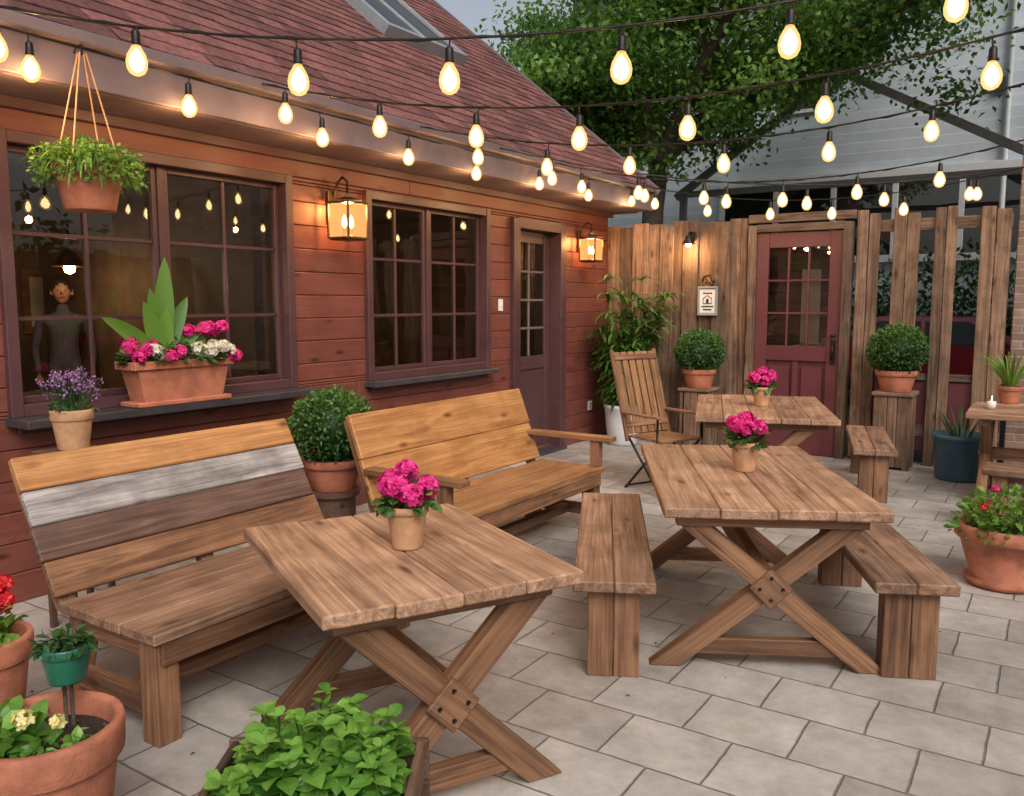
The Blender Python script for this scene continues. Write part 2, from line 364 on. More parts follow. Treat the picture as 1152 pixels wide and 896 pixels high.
r=MB(); a=rad(39.4); ex0,ez0=.56,2.99; sl=6.4; cs,sn=math.cos(a),math.sin(a); e=.145
nrow=int(sl/e)
for k in range(nrow):
    s0=k*e; y=Y0-R.uniform(0,.3)
    V=[];F=[];T=[]
    while y<.14:
        wd=R.choice([.16,.22,.3,.26]); ye=min(y+wd,.14+R.uniform(-.004,.004)); lift=.011+R.uniform(0,.004); st=R.uniform(-.012,.01)
        if y<-8.6: y=ye; continue
        p=[]
        for (ss,hh) in ((s0+st,lift),(s0+e*1.35,.0),(s0+st,lift-.010)):
            x=ex0-cs*ss+sn*hh; zz=ez0+sn*ss+cs*hh
            p.append((x,zz))
        o=len(V); g_=.002
        V+=[(p[0][0],y+g_,p[0][1]),(p[0][0],ye-g_,p[0][1]),(p[1][0],ye-g_,p[1][1]),(p[1][0],y+g_,p[1][1]),(p[2][0],y+g_,p[2][1]),(p[2][0],ye-g_,p[2][1])]
        F+=[(o,o+1,o+2,o+3),(o+4,o+5,o+1,o)]; T+=[R.random()]*6; y=ye
    r.add(V,F,M_shin,False,None,np.array(T))
r.build('roof_shingles',parent=B)
m=MB()
mx,mz=ex0-cs*sl/2-.02*sn,ez0+sn*sl/2-.03
m.box((mx-.02,-5.95,mz-.03),(sl,12.1,.06),M_fas,rot=(0,a,0))
m.box((.52,-5.95,2.85),(.05,12.2,.26),M_fas); m.box((.56,-5.95,2.955),(.05,12.18,.07),M_fas,b=.015)
m.box((.24,-5.95,2.735),(.5,12.1,.03),M_fas)
m.box((mx+.02,.125,mz-.06),(sl+.05,.04,.2),M_fas,rot=(0,a,0))
m.box((.05,-5.95,2.69),(.04,12,.06),M_trim)
m.box((-3.5,.07,1.36),(6.9,.08,2.7),M_trim)
m.build('fascia_and_soffit',parent=B)
m=MB()
def rp(s_,y,h): return (ex0-cs*s_+sn*h, y, ez0+sn*s_+cs*h)
s0,s1,ya,yb=1.9,3.5,-2.95,-1.75
for yy in (ya,yb): m.box(rp((s0+s1)/2,yy,.06),(s1-s0,.07,.12),M_steel,rot=(0,a,0))
for ss in (s0,s1): m.box(rp(ss,(ya+yb)/2,.062),(.07,yb-ya+.075,.118),M_steel,rot=(0,a,0))
m.box(rp((s0+s1)/2,(ya+yb)/2,.06),(s1-s0-.07,.05,.1),M_steel,rot=(0,a,0))
m.add([rp(s0,ya,.09),rp(s0,yb,.09),rp(s1,yb,.09),rp(s1,ya,.09)],[(0,1,2,3)],glassm('skylight_glass',(.3,.34,.38),2.0,.01)); m.build('skylight',parent=B)
m=MB(); m.box((-3.0,-1.1,5.9),(.6,.6,2.2),M_brick); m.box((-3.0,-1.1,7.02),(.7,.7,.1),M_brick); m.build('chimney',parent=B)
m=MB(); m.add([(-6.5,.05,2.7),(.4,.05,2.7),(-4.4,.05,6.6)],[(0,1,2)],M_trim); m.build('gable_wall',parent=B)
# ------------------------------------------------------------------ fence
f=MB(); x=.03; i=0
while x<1.72:
    wd=R.uniform(.13,.21)
    if x+wd>1.74: wd=1.74-x
    f.box((x+wd/2,(0 if i%2==0 else .03)+R.uniform(-.003,.003),1.28+R.uniform(-.03,.03)),(wd+.01,.024,2.56),W_fen,b=.006,rot=(0,rad(R.uniform(-.3,.3)),0)); x+=wd-.012; i+=1
for xa,xb in ((2.88,3.1),(3.225,3.47),(3.60,3.80),(4.0,4.25)):
    n=2
    for k in range(n):
        ww=(xb-xa)/n; f.box((xa+ww*(k+.5),R.uniform(-.006,.006),1.28+R.uniform(-.04,.03)),(ww-.005,.028,2.56),W_fen,b=.006,rot=(0,rad(R.uniform(-.15,.15)),0))
for xx in (.2,1.7,2.92,4.2): f.box((xx,.1,1.25),(.1,.1,2.5),W_fen)
for zz in (.35,2.42): f.box((3.57,.055,zz),(1.38,.045,.12),W_fen)
f.box((3.57,.06,.5),(1.38,.03,.7),M_door)
f.box((3.57,.05,.90),(1.38,.06,.07),W_fen)
for zz in (.4,1.3,2.3): f.box((.9,.075,zz),(1.6,.04,.1),W_fen)
f.box((2.31,0,2.55),(1.12,.04,.09),W_fen)
f.build('unseen_side_fence')
d=MB(); xa,xb=1.77,2.85
for xx in (xa+.045,xb-.045): d.box((xx,-.01,1.24),(.09,.14,2.47),W_fen)
d.box((2.31,-.012,2.44),(.9,.135,.08),W_fen)
p,q=xa+.092,xb-.092
for xx in (p+.065,q-.065): d.box((xx,-.02,1.2),(.13,.05,2.38),M_door)
for zz,hh in ((.14,.26),(1.1,.16),(2.31,.16)): d.box(((p+q)/2,-.02,zz),(q-p-.26,.048,hh),M_door)
d.box(((p+q)/2,-.02,.64),(.06,.046,.74),M_door)
d.box(((p+q)/2,.012,.6),(q-p-.02,.02,1.1),M_door)
for xx in ((p+q)/2-.17,(p+q)/2+.17): d.box((xx,-.012,.64),(.22,.03,.62),M_door,b=.02)
for k in (1,2): d.box((p+.13+(q-p-.26)*k/3,-.02,1.705),(.022,.035,1.05),M_door)
for k in (1,2,): d.box(((p+q)/2,-.02,1.18+1.05*k/3),(q-p-.26,.033,.022),M_door)
d.add([(p+.13,-.02,1.18),(q-.13,-.02,1.18),(q-.13,-.02,2.23),(p+.13,-.02,2.23)],[(0,1,2,3)],M_glass)
d.box(((p+q)/2,.15,1.7),(q-p-.1,.02,1.3),W_fen,grain=0); d.box(((p+q)/2+.1,.13,1.6),(.2,.02,.8),F_white,tone=0)
d.box((q-.06,-.05,1.12),(.05,.012,.26),M_iron); d.tube([(q-.06,-.05,1.2),(q-.06,-.1,1.2),(q-.06,-.1,1.05),(q-.06,-.05,1.05)],.011,M_iron); d.lathe([(0,-.02),(.025,-.01),(.025,.01),(0,.02)],M_iron,(q-.06,-.075,1.3),12)
d.build('garden_door')
d=MB(); d.box((1.31,-.03,1.66),(.19,.02,.27),M_white)
for q_ in (-1,1): d.box((1.31+q_*.105,-.035,1.66),(.025,.035,.33),M_steel,b=.008); d.box((1.31,-.0352,1.66+q_*.152),(.186,.034,.025),M_steel,b=.008)
for k_,(ww_,zz_) in enumerate(((.11,1.75),(.14,1.60),(.10,1.565))): d.box((1.31,-.042,zz_),(ww_,.004,.014),M_dark,b=.001)
pts=[(1.31+x_,-.043,1.675+z_) for x_,z_ in ((-.05,-.04),(-.05,.02),(0,.05),(.05,.02),(.05,-.04),(-.05,-.04))]; d.tube(pts,.004,M_dark,5); d.box((1.31,-.043,1.66),(.03,.005,.05),M_dark,b=.001)
d.build('framed_sign')
d=MB(); pts=[(1.31+.065*math.cos(t),-.035,1.89+.065*math.sin(t)) for t in np.linspace(0,2*math.pi,20)]
d.tube(pts,.014,M_bronze,8); d.tube([(1.31-.04,-.035,1.87),(1.31,-.04,1.91),(1.35,-.035,1.87)],.01,M_bronze); d.build('iron_ring_ornament')
b=MB(); b.box((7.3,2.6,4),(6,5,8),M_brick,b=.01); b.build('brick_building')
H=empty('clapboard_house')
h=MB(); z=0
while z<9:
    h.box((-.72,8.95,z+.1),(9.55,.03,.205),M_hsid,rot=(rad(3.5),0,0),b=.003)
    z+=.2
h.box((-.7,10.7,4.5),(9.4,3.4,9),M_hsid); h.box((4.08,8.93,4.5),(.14,.1,9),M_hwh); h.build('walls',parent=H)
h=MB()
h.box((1.2,8.86,4.15),(5.9,.1,.16),M_hwh); h.box((1.2,8.87,2.5),(5.9,.1,.14),M_hwh)
for k in range(6): h.box((-1.7+5.8*k/5,8.865,3.32),(.1,.09,1.5),M_hwh)
h.add([(-1.7,8.9,2.57),(4.1,8.9,2.57),(4.1,8.9,4.07),(-1.7,8.9,4.07)],[(0,1,2,3)],M_glass)
h.box((1.2,8.92,3.32),(5.7,.012,1.48),M_dark)
for xx,zz in ((-.2,6.2),):
    h.box((xx,8.9,zz),(1.0,.06,1.4),M_hwh); h.box((xx,8.868,zz),(.84,.01,1.24),M_dark); h.box((xx,8.86,zz),(.84,.02,.05),M_hwh)
h.build('windows',parent=H)
h=MB(); h.box((-.7,8.3,9.1),(10.4,1.6,.15),M_steel,rot=(rad(20),0,0)); h.box((-.7,10.8,9.3),(10.4,3.9,.15),M_steel,rot=(rad(-8),0,0)); h.tube([(3.6,8.86,0),(3.6,8.86,9)],.05,M_hwh); h.box((3.45,8.86,5.6),(.16,.12,.24),M_dark); h.build('roof',parent=H)
c=MB()
def beam(c,p,q,w_,m_):
    P=Vector(p);Q=Vector(q);dd=Q-P; ang=-math.atan2(dd.z,dd.x)
    c.box(tuple((P+Q)/2),(dd.length,w_,w_),m_,rot=(0,ang,0))
for yy in (6.4,):
    beam(c,(-1.75,yy,3.65),(1.2,yy,5.6),.13,M_steel); beam(c,(1.2,yy+.003,5.6),(4.2,yy+.003,3.9),.13,M_steel)
    beam(c,(-1.7,yy-.003,3.70),(4.2,yy-.003,3.70),.11,M_steel)
    for xx in (-1.6,4.15): c.box((xx,yy,1.83),(.12,.12,3.66),M_steel)
c.build('carport_frame')
c=MB()
prof=[(-2.1,.35),(-2.15,.7),(-2.0,.92),(-1.2,1.0),(-.55,1.42),(.75,1.42),(1.45,1.0),(2.0,.9),(2.15,.6),(2.1,.35)]
V=[];F=[]
for sgn in (-1,1):
    for (px,pz) in prof: V.append((px,sgn*(.85-(.16 if pz>1.1 else 0)),pz))
n=len(prof); F.append(tuple(range(n))); F.append(tuple(range(2*n-1,n-1,-1)))
for i in range(n): F.append((i,n+i,n+(i+1)%n,(i+1)%n))
c.add(V,F,M_car)
for sg in (-1,1):
    c.add([(-1.05,sg*.87,1.02),(-.5,sg*.715,1.36),(.08,sg*.715,1.36),(.08,sg*.87,1.02)],[(0,1,2,3)],M_dark)
    c.add([(.14,sg*.87,1.02),(.14,sg*.715,1.36),(.72,sg*.715,1.36),(1.28,sg*.87,1.02)],[(0,1,2,3)],M_dark)
    for xx in (-1.35,1.35):
        c.tube([(xx,sg*.68,.33),(xx,sg*.9,.33)],.33,M_tyre,24); c.tube([(xx,sg*.9,.33),(xx,sg*.91,.33)],.2,M_steel,16)
    c.box((-2.08,sg*.6,.75),(.1,.3,.12),F_red); c.box((2.08,sg*.6,.72),(.1,.3,.12),M_white)
    c.box((0,sg*.88,.45),(2.0,.04,.1),M_dark); c.box((-.1,sg*.875,.9),(.18,.03,.03),M_steel)
c.build('parked_car',(2.75,5.6,0),rad(4))
f=MB(); y=-14
while y<0:
    f.box((7.9,y+.09,1.2),(.03,.176,2.4),W_fen); y+=.18
f.build('unseen_side_fence')  # unseen side fence, added for the window panes to reflect
# ------------------------------------------------------------------ tree
def tree(name,base,H0,crown_c,crown_r,nclump,per,seed,lsz=.13,csz=.42):
    rr=random.Random(seed); nr=np.random.RandomState(seed); m=MB()
    B0=Vector(base); C=Vector(crown_c)
    tp=[B0.lerp(Vector((B0.x+.1,B0.y,H0)),t/5)+Vector((rr.uniform(-.05,.05),rr.uniform(-.05,.05),0)) for t in range(6)]
    m.tube(tp,[.26-.02*i for i in range(6)],M_bark,12)
    cl=[]
    for i in range(15):
        an=2*math.pi*i/15+rr.uniform(-.3,.3); el=rr.uniform(-.5,1)
        end=C+Vector((math.cos(an)*crown_r[0]*.85,math.sin(an)*crown_r[1]*.85,el*crown_r[2]*.8))
        P0=tp[-1]; midp=P0.lerp(end,.5)+Vector((rr.uniform(-.4,.4),rr.uniform(-.4,.4),rr.uniform(.1,.8)))
        pts=[]
        for t in np.linspace(0,1,9): pts.append(P0*(1-t)**2+midp*2*t*(1-t)+end*t*t)
        m.tube(pts,[.12*(1-t)+.012 for t in np.linspace(0,1,9)],M_bark,7)
        for j in range(3,9):
            for q in range(2):
                e2=pts[j]+Vector((rr.gauss(0,.8),rr.gauss(0,.8),rr.gauss(.1,.5)))
                m.tube([pts[j],pts[j].lerp(e2,.5)+Vector((0,0,.08)),e2],[.025,.016,.006],M_bark,5); cl.append(e2); cl.append(pts[j].lerp(e2,.6))
    while len(cl)<nclump:
        d=nr.normal(size=3); d/=np.linalg.norm(d); d[1]=-abs(d[1]) if rr.random()<.5 else d[1]; rd=rr.uniform(.55,1.0)
        cl.append(C+Vector((d[0]*crown_r[0]*rd,d[1]*crown_r[1]*rd,d[2]*crown_r[2]*rd)))
    CC=[];TT=[]
    for c in cl:
        n=int(per*rr.uniform(.5,1.3)); s_=csz*rr.uniform(.6,1.2)
        p=nr.normal(size=(n,3))*np.array([s_,s_,s_*.5])+np.array(c); CC.append(p)
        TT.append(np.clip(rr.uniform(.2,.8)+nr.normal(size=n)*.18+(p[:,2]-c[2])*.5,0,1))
    CC=np.concatenate(CC);TT=np.concatenate(TT); n=len(CC)
    D=nr.normal(size=(n,3)); D[:,2]-=.4; U=nr.normal(size=(n,3)); U[:,2]+=1.2
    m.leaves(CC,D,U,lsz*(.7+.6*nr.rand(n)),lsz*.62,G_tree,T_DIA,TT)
    return m.build(name)
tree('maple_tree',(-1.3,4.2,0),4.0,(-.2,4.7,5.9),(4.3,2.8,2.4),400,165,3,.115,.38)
def mass(name,nc,xr,yr,zr,per,sd,ls,mt):
    m=MB(); CC=[];TT=[]
    for i in range(nc):
        c=np.array([R.uniform(*xr),R.uniform(*yr),R.uniform(*zr)])
        CC.append(NR.normal(size=(per,3))*sd+c); TT.append(np.clip(NR.normal(size=per)*.2+R.uniform(.1,.6),0,1))
    CC=np.concatenate(CC);TT=np.concatenate(TT); m.leaves(CC,rdir(len(CC)),rdir(len(CC),1),ls,ls*.62,mt,T_DIA,TT); m.build(name)
mass('distant_trees',110,(-14,-5),(9,12),(.3,6),60,.45,.24,G_tree)
mass('hedge',80,(8.6,9.6),(-15,0),(.3,2.7),60,.35,.2,G_dk)  # out-of-view hedge put in for window reflections; low, so upper panes mirror sky
mass('hedge',90,(1.2,4.4),(8.1,8.5),(.3,2.3),60,.22,.12,G_dk)
# ------------------------------------------------------------------ furniture
def table(loc,rz,Wd,Ln,npl,bs=.88,ts=.62,H=.76,inset=.14):
    m=MB(); th=.045; pw=Wd/npl
    for i in range(npl):
        m.box((-Wd/2+pw*(i+.5),R.uniform(-.005,.005),H-th/2+R.uniform(-.0018,.0018)),(pw-.003,Ln,th),W_top,b=.006)
    H2=H-th
    for sy in (-1,1):
        y=sy*(Ln/2-inset)
        m.box((0,y,H2-.03),(Wd*.86,.075,.06),W_leg)
        hh=H2-.06
        for sx in (-1,1):
            k=sx*(ts/2+bs/2)/hh*1.0
            m.box((sx*(ts/2-bs/2)/2,y+.004*sx,hh/2),(.14,.075,hh),W_leg,shear=k,grain=2,b=.006)
        m.box((0,y-.002,.10),(bs*.70,.05,.075),W_leg)
        zc=hh*bs/(bs+ts); yo=y+sy*.048
        m.box((0,yo,zc),(.135,.018,.135),W_leg,rot=(0,rad(45),0),b=.005,tone=.1)
        for ax,az in ((-.05,0),(.05,0),(0,-.05),(0,.05)): m.tube([(ax,yo,zc+az),(ax,yo+sy*.014,zc+az)],.008,M_iron,8)
    zc=hh*bs/(bs+ts)
    m.box((0,0,zc),(.06,Ln-2*inset-.07,.1),W_leg)
    return m.build('picnic_table',loc,rz)
table((2.77,-7.07,.004),rad(62),.89,1.09,4,.72,.6)
table((3.37,-5.02,.004),rad(28),.97,1.68,4,.92,.66)
table((2.58,-2.12,.004),rad(20),1.08,1.65,5,.8,.6)
table((4.75,-1.2,.004),rad(90),1.0,1.3,5,.8,.6)
def bench(loc,rz,Wd,Ln,H=.45):
    m=MB(); pw=Wd/2
    for i in range(2): m.box((-Wd/2+pw*(i+.5),R.uniform(-.004,.004),H-.025+R.uniform(-.001,.001)),(pw-.003,Ln,.05),W_bench,b=.006)
    for sy in (-1,1):
        y=sy*(Ln/2-.11)
        m.box((-.058,y,(H-.05)/2),(.112,.1,H-.05),W_leg,grain=2); m.box((.058,y+.001,(H-.05)/2),(.112,.1,H-.05),W_leg,grain=2)
    m.box((0,0,H-.085),(.05,Ln-.33,.065),W_leg)
    return m.build('wooden_bench',loc,rz)
bench((2.80,-5.40,.004),rad(27),.36,1.72); bench((3.98,-4.82,.004),rad(25),.35,1.45)
bench((3.33,-1.35,.004),rad(14),.34,1.45); bench((4.95,-2.28,.004),rad(90),.32,1.3)
def backbench(y0,y1,boards,arms,seatm,xs=(1.42,2.06),top=(1.10,1.0),gap=.004):
    m=MB(); yc=(y0+y1)/2; Ln=y1-y0; xb,xf=xs; H=.45
    n=3; pw=(xf-xb)/n
    for i in range(n): m.box((xb+pw*(i+.5),yc+R.uniform(-.004,.004),H-.022+R.uniform(-.001,.001)),(pw-.004,Ln,.044),seatm,b=.006)
    m.box((xf-.028,yc,H-.09),(.035,Ln-.08,.09),W_leg); m.box((xb+.05,yc,H-.09),(.035,Ln-.2,.09),W_leg)
    bx,bz=xb-.02,H+.01; tx,tz=top; dx,dz=tx-bx,tz-bz; Lb=math.hypot(dx,dz); ang=math.atan2(dx,dz)
    hb=Lb/len(boards)
    for i,mt in enumerate(boards):
        t=(i+.5)*hb; m.box((bx+dx/Lb*t,yc+R.uniform(-.008,.008),bz+dz/Lb*t),(.032+.004*(i%2),Ln,hb-gap),mt,rot=(0,ang,0),b=.006,tone=.5)
    nn=(-dz/Lb,dx/Lb)
    for yy in (y0+.06,yc,y1-.06):
        t=Lb/2-.03; m.box((bx+dx/Lb*t+nn[0]*.043,yy,bz+dz/Lb*t+nn[1]*.043),(.05,.07,Lb+.02),W_leg,rot=(0,ang,0))
    for yy in (y0+.07,y1-.07):
        m.box((xf-.08,yy,(H-.045)/2),(.1,.1,H-.045),W_leg,grain=2)
        m.box((xb+.02,yy+.001,(H-.045)/2),(.09,.088,H-.045),W_leg,grain=2,shear=.3)
        m.box(((xb+xf)/2-.01,yy+.002,.13),(xf-xb-.1,.05,.08),W_leg); m.box(((xb+xf)/2-.012,yy+.002,H-.09),(xf-xb-.14,.05,.088),W_leg)
    m.box(((xb+xf)/2,yc,.13),(.07,Ln-.2,.06),W_leg)
    if arms:
        for yy in (y0+.03,y1-.03):
            m.box(((xb+xf)/2+.0,yy,.66),(xf-xb+.16,.1,.035),W_md); m.box((xf-.06,yy,.545),(.07,.07,.19),W_leg,grain=2)
    return m.build('bench_with_backrest')
backbench(-7.6,-6.12,[W_br,W_dk,W_wh,W_or],False,W_bench)
backbench(-5.72,-3.85,[W_or,W_or],True,W_md,xs=(1.42,1.97),top=(1.20,.98),gap=.002)
c=MB()
for i in range(6): c.box((-.17+i*.07,0,.46),(.06,.44,.02),W_md)
for i in range(6):
    y=-.19+i*.076; c.box((-.31,y,.82),(.018,.06,.72),W_md,rot=(0,rad(-17),0))
for zz,xx in ((.56,-.24),(1.12,-.41)): c.box((xx+.02,0,zz),(.022,.46,.05),W_leg,rot=(0,rad(-17),0))
for sy in (-.22,.22):
    c.tube([(.22,sy,.0),(-.24,sy,.5)],.011,M_iron); c.tube([(-.25,sy*.93,0),(.2,sy*.93,.45)],.011,M_iron)
    c.box((-.31,sy*1.06,.80),(.03,.03,.80),W_leg,rot=(0,rad(-17),0))
    c.box((-.02,sy*1.08,.66),(.44,.045,.022),W_leg)
    c.tube([(.18,sy*1.08,.45),(.18,sy*1.08,.65)],.01,M_iron)
c.tube([(.22,-.21,.02),(.22,.21,.02)],.009,M_iron); c.tube([(-.25,-.2,.02),(-.25,.2,.02)],.009,M_iron)
o=c.build('folding_chair',(1.86,-2.50,.004),rad(-25)); o.scale=(1.05,1.05,1.03)
# ------------------------------------------------------------------ plants
def pot(m,c,r_,h_,mt,band=True):
    p=[(0,0),(r_*.70,0),(r_*.72,.006),(r_*.91,h_*.72),(r_*.91,h_*.735)]
    if band: p+=[(r_*.99,h_*.75),(r_*1.0,h_*.76),(r_*1.02,h_*.96)]
    p+=[(r_*1.0,h_*.995),(r_*.97,h_),(r_*.9,h_),(r_*.87,h_*.97),(r_*.85,h_*.8)]
    m.lathe(p,mt,c,40); m.lathe([(0,h_*.86),(r_*.88,h_*.84)],M_soil,c,24)
def ball(m,c,r_,mt,n=2600,ls=.03,sq=1.0):
    d=rdir(n); rr=r_*(1-.28*NR.rand(n)**2.2)*(1+.06*np.sin(d[:,0]*9+d[:,2]*7)*np.cos(d[:,1]*8))
    P=d*rr[:,None]; P[:,2]*=sq; dd=d+NR.normal(size=(n,3))*.7
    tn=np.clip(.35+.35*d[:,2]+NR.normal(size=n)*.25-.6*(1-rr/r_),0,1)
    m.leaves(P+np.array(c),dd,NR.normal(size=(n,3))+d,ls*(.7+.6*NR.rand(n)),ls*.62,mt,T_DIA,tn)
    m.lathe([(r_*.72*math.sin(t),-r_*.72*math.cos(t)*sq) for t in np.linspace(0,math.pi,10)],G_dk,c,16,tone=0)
def florets(m,P,Nn,sz,mt):
    n=len(P)
    for k in range(5):
        a=2*math.pi*k/5+NR.rand(n)*.3
        A=np.cross(Nn,np.array([.3,.5,.81])); A/=np.linalg.norm(A,axis=1,keepdims=True)+1e-9; Bv=np.cross(Nn,A)
        D=A*np.cos(a)[:,None]+Bv*np.sin(a)[:,None]+Nn*.35
        m.leaves(P,D,Nn,sz*(.8+.4*NR.rand(n)),sz*.95,mt,T_PET,np.clip(NR.normal(size=n)*.25+.5,0,1))
def geran(m,c,r_,mt,n=110,sq=.75,sz=.021):
    d=rdir(n,.5); P=d*r_*(.75+.3*NR.rand(n)[:,None]); P[:,2]*=sq; florets(m,P+np.array(c),d,sz,mt)
def herb(m,c,rx,rz,n,ls,mt,tpl=T_OV,ratio=.7,ry=None):
    d=rdir(n,.3); P=d*(NR.rand(n)[:,None]**.4)*np.array([rx,ry or rx,rz]); P[:,2]=np.abs(P[:,2])*.9
    D=P*np.array([1,1,.5])+NR.normal(size=(n,3))*rx*.5; U=NR.normal(size=(n,3))*.5; U[:,2]+=1
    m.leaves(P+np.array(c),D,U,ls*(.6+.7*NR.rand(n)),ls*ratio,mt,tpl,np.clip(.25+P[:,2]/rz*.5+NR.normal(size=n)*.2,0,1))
def stems(m,c,tops,r_,mt,tn=.4):
    for t in tops: m.tube([c,((c[0]+t[0])/2+R.uniform(-.01,.01),(c[1]+t[1])/2,(c[2]+t[2])/2+.02),t],r_,mt,5,tone=tn)
def tablepot(x,y,zz=.766,s=1):
    m=MB(); pot(m,(0,0,0),.073*s,.15*s,M_tan,False); m.lathe([(.073*s,.125*s),(.077*s,.128*s),(.078*s,.15*s),(.07*s,.152*s)],M_tan,(0,0,0),32); herb(m,(0,0,.14*s),.095*s,.08*s,80,.055*s,G_box)
    for k in range(8):
        an=k*2*math.pi/7+R.uniform(-.25,.25); q=.065*R.uniform(.8,1.2) if k<7 else 0
        geran(m,(q*math.cos(an)*s,q*math.sin(an)*s,(.222+(.045 if k==7 else R.uniform(-.025,.025)))*s),.037*s,F_pink,52,.9,.0165*s)
    stems(m,(0,0,.12*s),[(.05*math.cos(k),.05*math.sin(k),.2*s) for k in range(6)],.003,G_box)
    m.build('potted_geranium',(x,y,zz),R.uniform(0,6))
tablepot(2.79,-7.05,s=1.04); tablepot(3.37,-5.0,s=1.03); tablepot(2.60,-2.17,s=1.1)
def boxpot(x,y,z0,r_=.25):
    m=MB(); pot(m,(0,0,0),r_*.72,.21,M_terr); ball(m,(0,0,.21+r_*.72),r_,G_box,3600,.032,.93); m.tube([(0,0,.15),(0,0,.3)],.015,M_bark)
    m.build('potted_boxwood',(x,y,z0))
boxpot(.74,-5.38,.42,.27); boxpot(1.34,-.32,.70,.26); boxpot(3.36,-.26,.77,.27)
m=MB(); m.lathe([(0,.02),(.15,.02),(.14,.06),(.14,.38),(.17,.385),(.17,.42),(0,.42)],W_dk,(0,0,0),24,False); m.build('plant_stand',(.74,-5.38,0))
m=MB()
for sx in (-1,1):
    for sy in (-1,1): m.box((sx*.14,sy*.14,.37),(.06,.06,.74),W_fen,grain=2)
for sx in (-.09,0,.09):
    m.box((sx*1.0,-.16,.38),(.086,.02,.7),W_fen,grain=2); m.box((sx,.16,.38),(.086,.02,.7),W_fen,grain=2); m.box((-.16,sx,.38),(.02,.086,.7),W_fen,grain=2); m.box((.16,sx,.38),(.02,.086,.7),W_fen,grain=2)
m.box((0,0,.752),(.38,.38,.035),W_fen); o=m.build('plant_pedestal',(3.36,-.26,0))
o2=o.copy(); o2.scale=(.95,.95,.91); o2.location=(1.34,-.32,0); S.collection.objects.link(o2)
m=MB(); m.lathe([(0,0),(.15,0),(.17,.03),(.2,.25),(.215,.42),(.225,.43),(.225,.47),(.2,.47),(.19,.4)],M_wpot,(0,0,0)); m.lathe([(0,.42),(.2,.4)],M_soil)
for i in range(36):
    an=R.uniform(0,6.28); ln=R.uniform(.4,1.5); sp=R.uniform(.08,.42)
    pts=[(.08*math.cos(an)+sp*math.cos(an)*t**1.6,.08*math.sin(an)+sp*math.sin(an)*t**1.6,.42+ln*t) for t in np.linspace(0,1,7)]
    m.tube(pts,[.009-.001*k for k in range(7)],G_palm,5,tone=.5)
    for k in range(1,7):
        for q in range(8):
            b2=R.uniform(0,6.28); m.blade(pts[k],(math.cos(b2),math.sin(b2),R.uniform(-.1,.9)),R.uniform(.16,.3),.034,R.uniform(.8,2.0),G_palm,5)
m.build('bamboo_palm',(.5,-.5,.004))
m=MB(); m.lathe([(0,0),(.19,0),(.2,.02),(.225,.38),(.24,.385),(.24,.43),(.22,.43),(.21,.36)],M_blue); m.lathe([(0,.37),(.215,.36)],M_soil)
for i in range(30):
    an=R.uniform(0,6.28); m.blade((.08*math.cos(an),.08*math.sin(an),.37),(math.cos(an)*.4,math.sin(an)*.4,1),R.uniform(.15,.4),.014,.8,G_dk,5)
m.build('slate_plant_pot',(3.98,-.55,.004))
m=MB(); pot(m,(0,0,0),.1,.15,M_terr)
for i in range(80):
    an=R.uniform(0,6.28); m.blade((.03*math.cos(an),.03*math.sin(an),.13),(math.cos(an)*.5,math.sin(an)*.5,1),R.uniform(.25,.5),.014,R.uniform(.6,1.8),G_fern,6)
m.build('potted_grass',(4.36,-.75,.766))
m=MB(); m.lathe([(0,0),(.035,0),(.035,.06),(.03,.062),(0,.05)],M_white,(0,0,0),20); m.lathe([(.0,.06),(.004,.06),(.003,.1),(0,.11)],M_lcore,(0,0,0),8); m.build('candle',(4.26,-1.3,.766))
m=MB(); m.lathe([(0,0),(.17,0),(.2,.02),(.205,.045),(.17,.05),(.235,.27),(.25,.275),(.265,.29),(.265,.34),(.25,.36),(.23,.36),(.22,.3)],M_terr,(0,0,0),48)
m.lathe([(0,.31),(.22,.3)],M_soil); herb(m,(0,0,.3),.28,.30,560,.05,G_fern)
for k in range(8):
    an=R.uniform(0,6.28); q=R.uniform(.05,.22); geran(m,(q*math.cos(an),q*math.sin(an),R.uniform(.44,.60)),.022,F_red if k%3 else F_pink,16,.8,.013)
m.build('terracotta_flower_pot',(4.52,-3.75,.004))
m=MB(); pot(m,(0,0,0),.215,.42,M_terr); herb(m,(-.1,-.04,.36),.1,.1,60,.075,G_mint)
for k in range(9): m.blade((-.12+R.uniform(-.05,.05),R.uniform(-.06,.06),.37),(R.uniform(-1,1),R.uniform(-1,1),.8),R.uniform(.1,.16),.04,1.2,G_mint,6)
herb(m,(.05,-.05,.36),.07,.05,40,.045,G_mint); geran(m,(-.02,-.06,.46),.026,F_yel,16,.8,.015); geran(m,(.06,-.03,.44),.018,F_yel,10,.8,.013)
for k in range(60):
    an=R.uniform(0,6.28);q=R.uniform(0,.17); m.box((q*math.cos(an),q*math.sin(an),.365),(R.uniform(.008,.02),.01,.008),R.choice([M_bark,M_tan,M_soil]),b=.002,rot=(R.random(),R.random(),R.random()*3))
m.build('terracotta_planter',(2.31,-8.13,.004),rad(33))
m=MB()
for q in (-.02,.02): m.tube([(q,0,-.14),(q,0,.01)],.006,M_bark)
pot(m,(0,0,0),.075,.115,M_green); herb(m,(0,0,.1),.075,.06,120,.035,G_dk,ratio=.5); m.build('green_plant_pot',(2.25,-8.02,.50))
m=MB(); pot(m,(0,0,0),.17,.34,M_terr); herb(m,(0,0,.3),.13,.14,140,.06,G_fern)
for k in range(9): geran(m,(R.uniform(-.1,.12),R.uniform(-.1,.1),R.uniform(.42,.52)),.03,F_red,30,.8,.017)
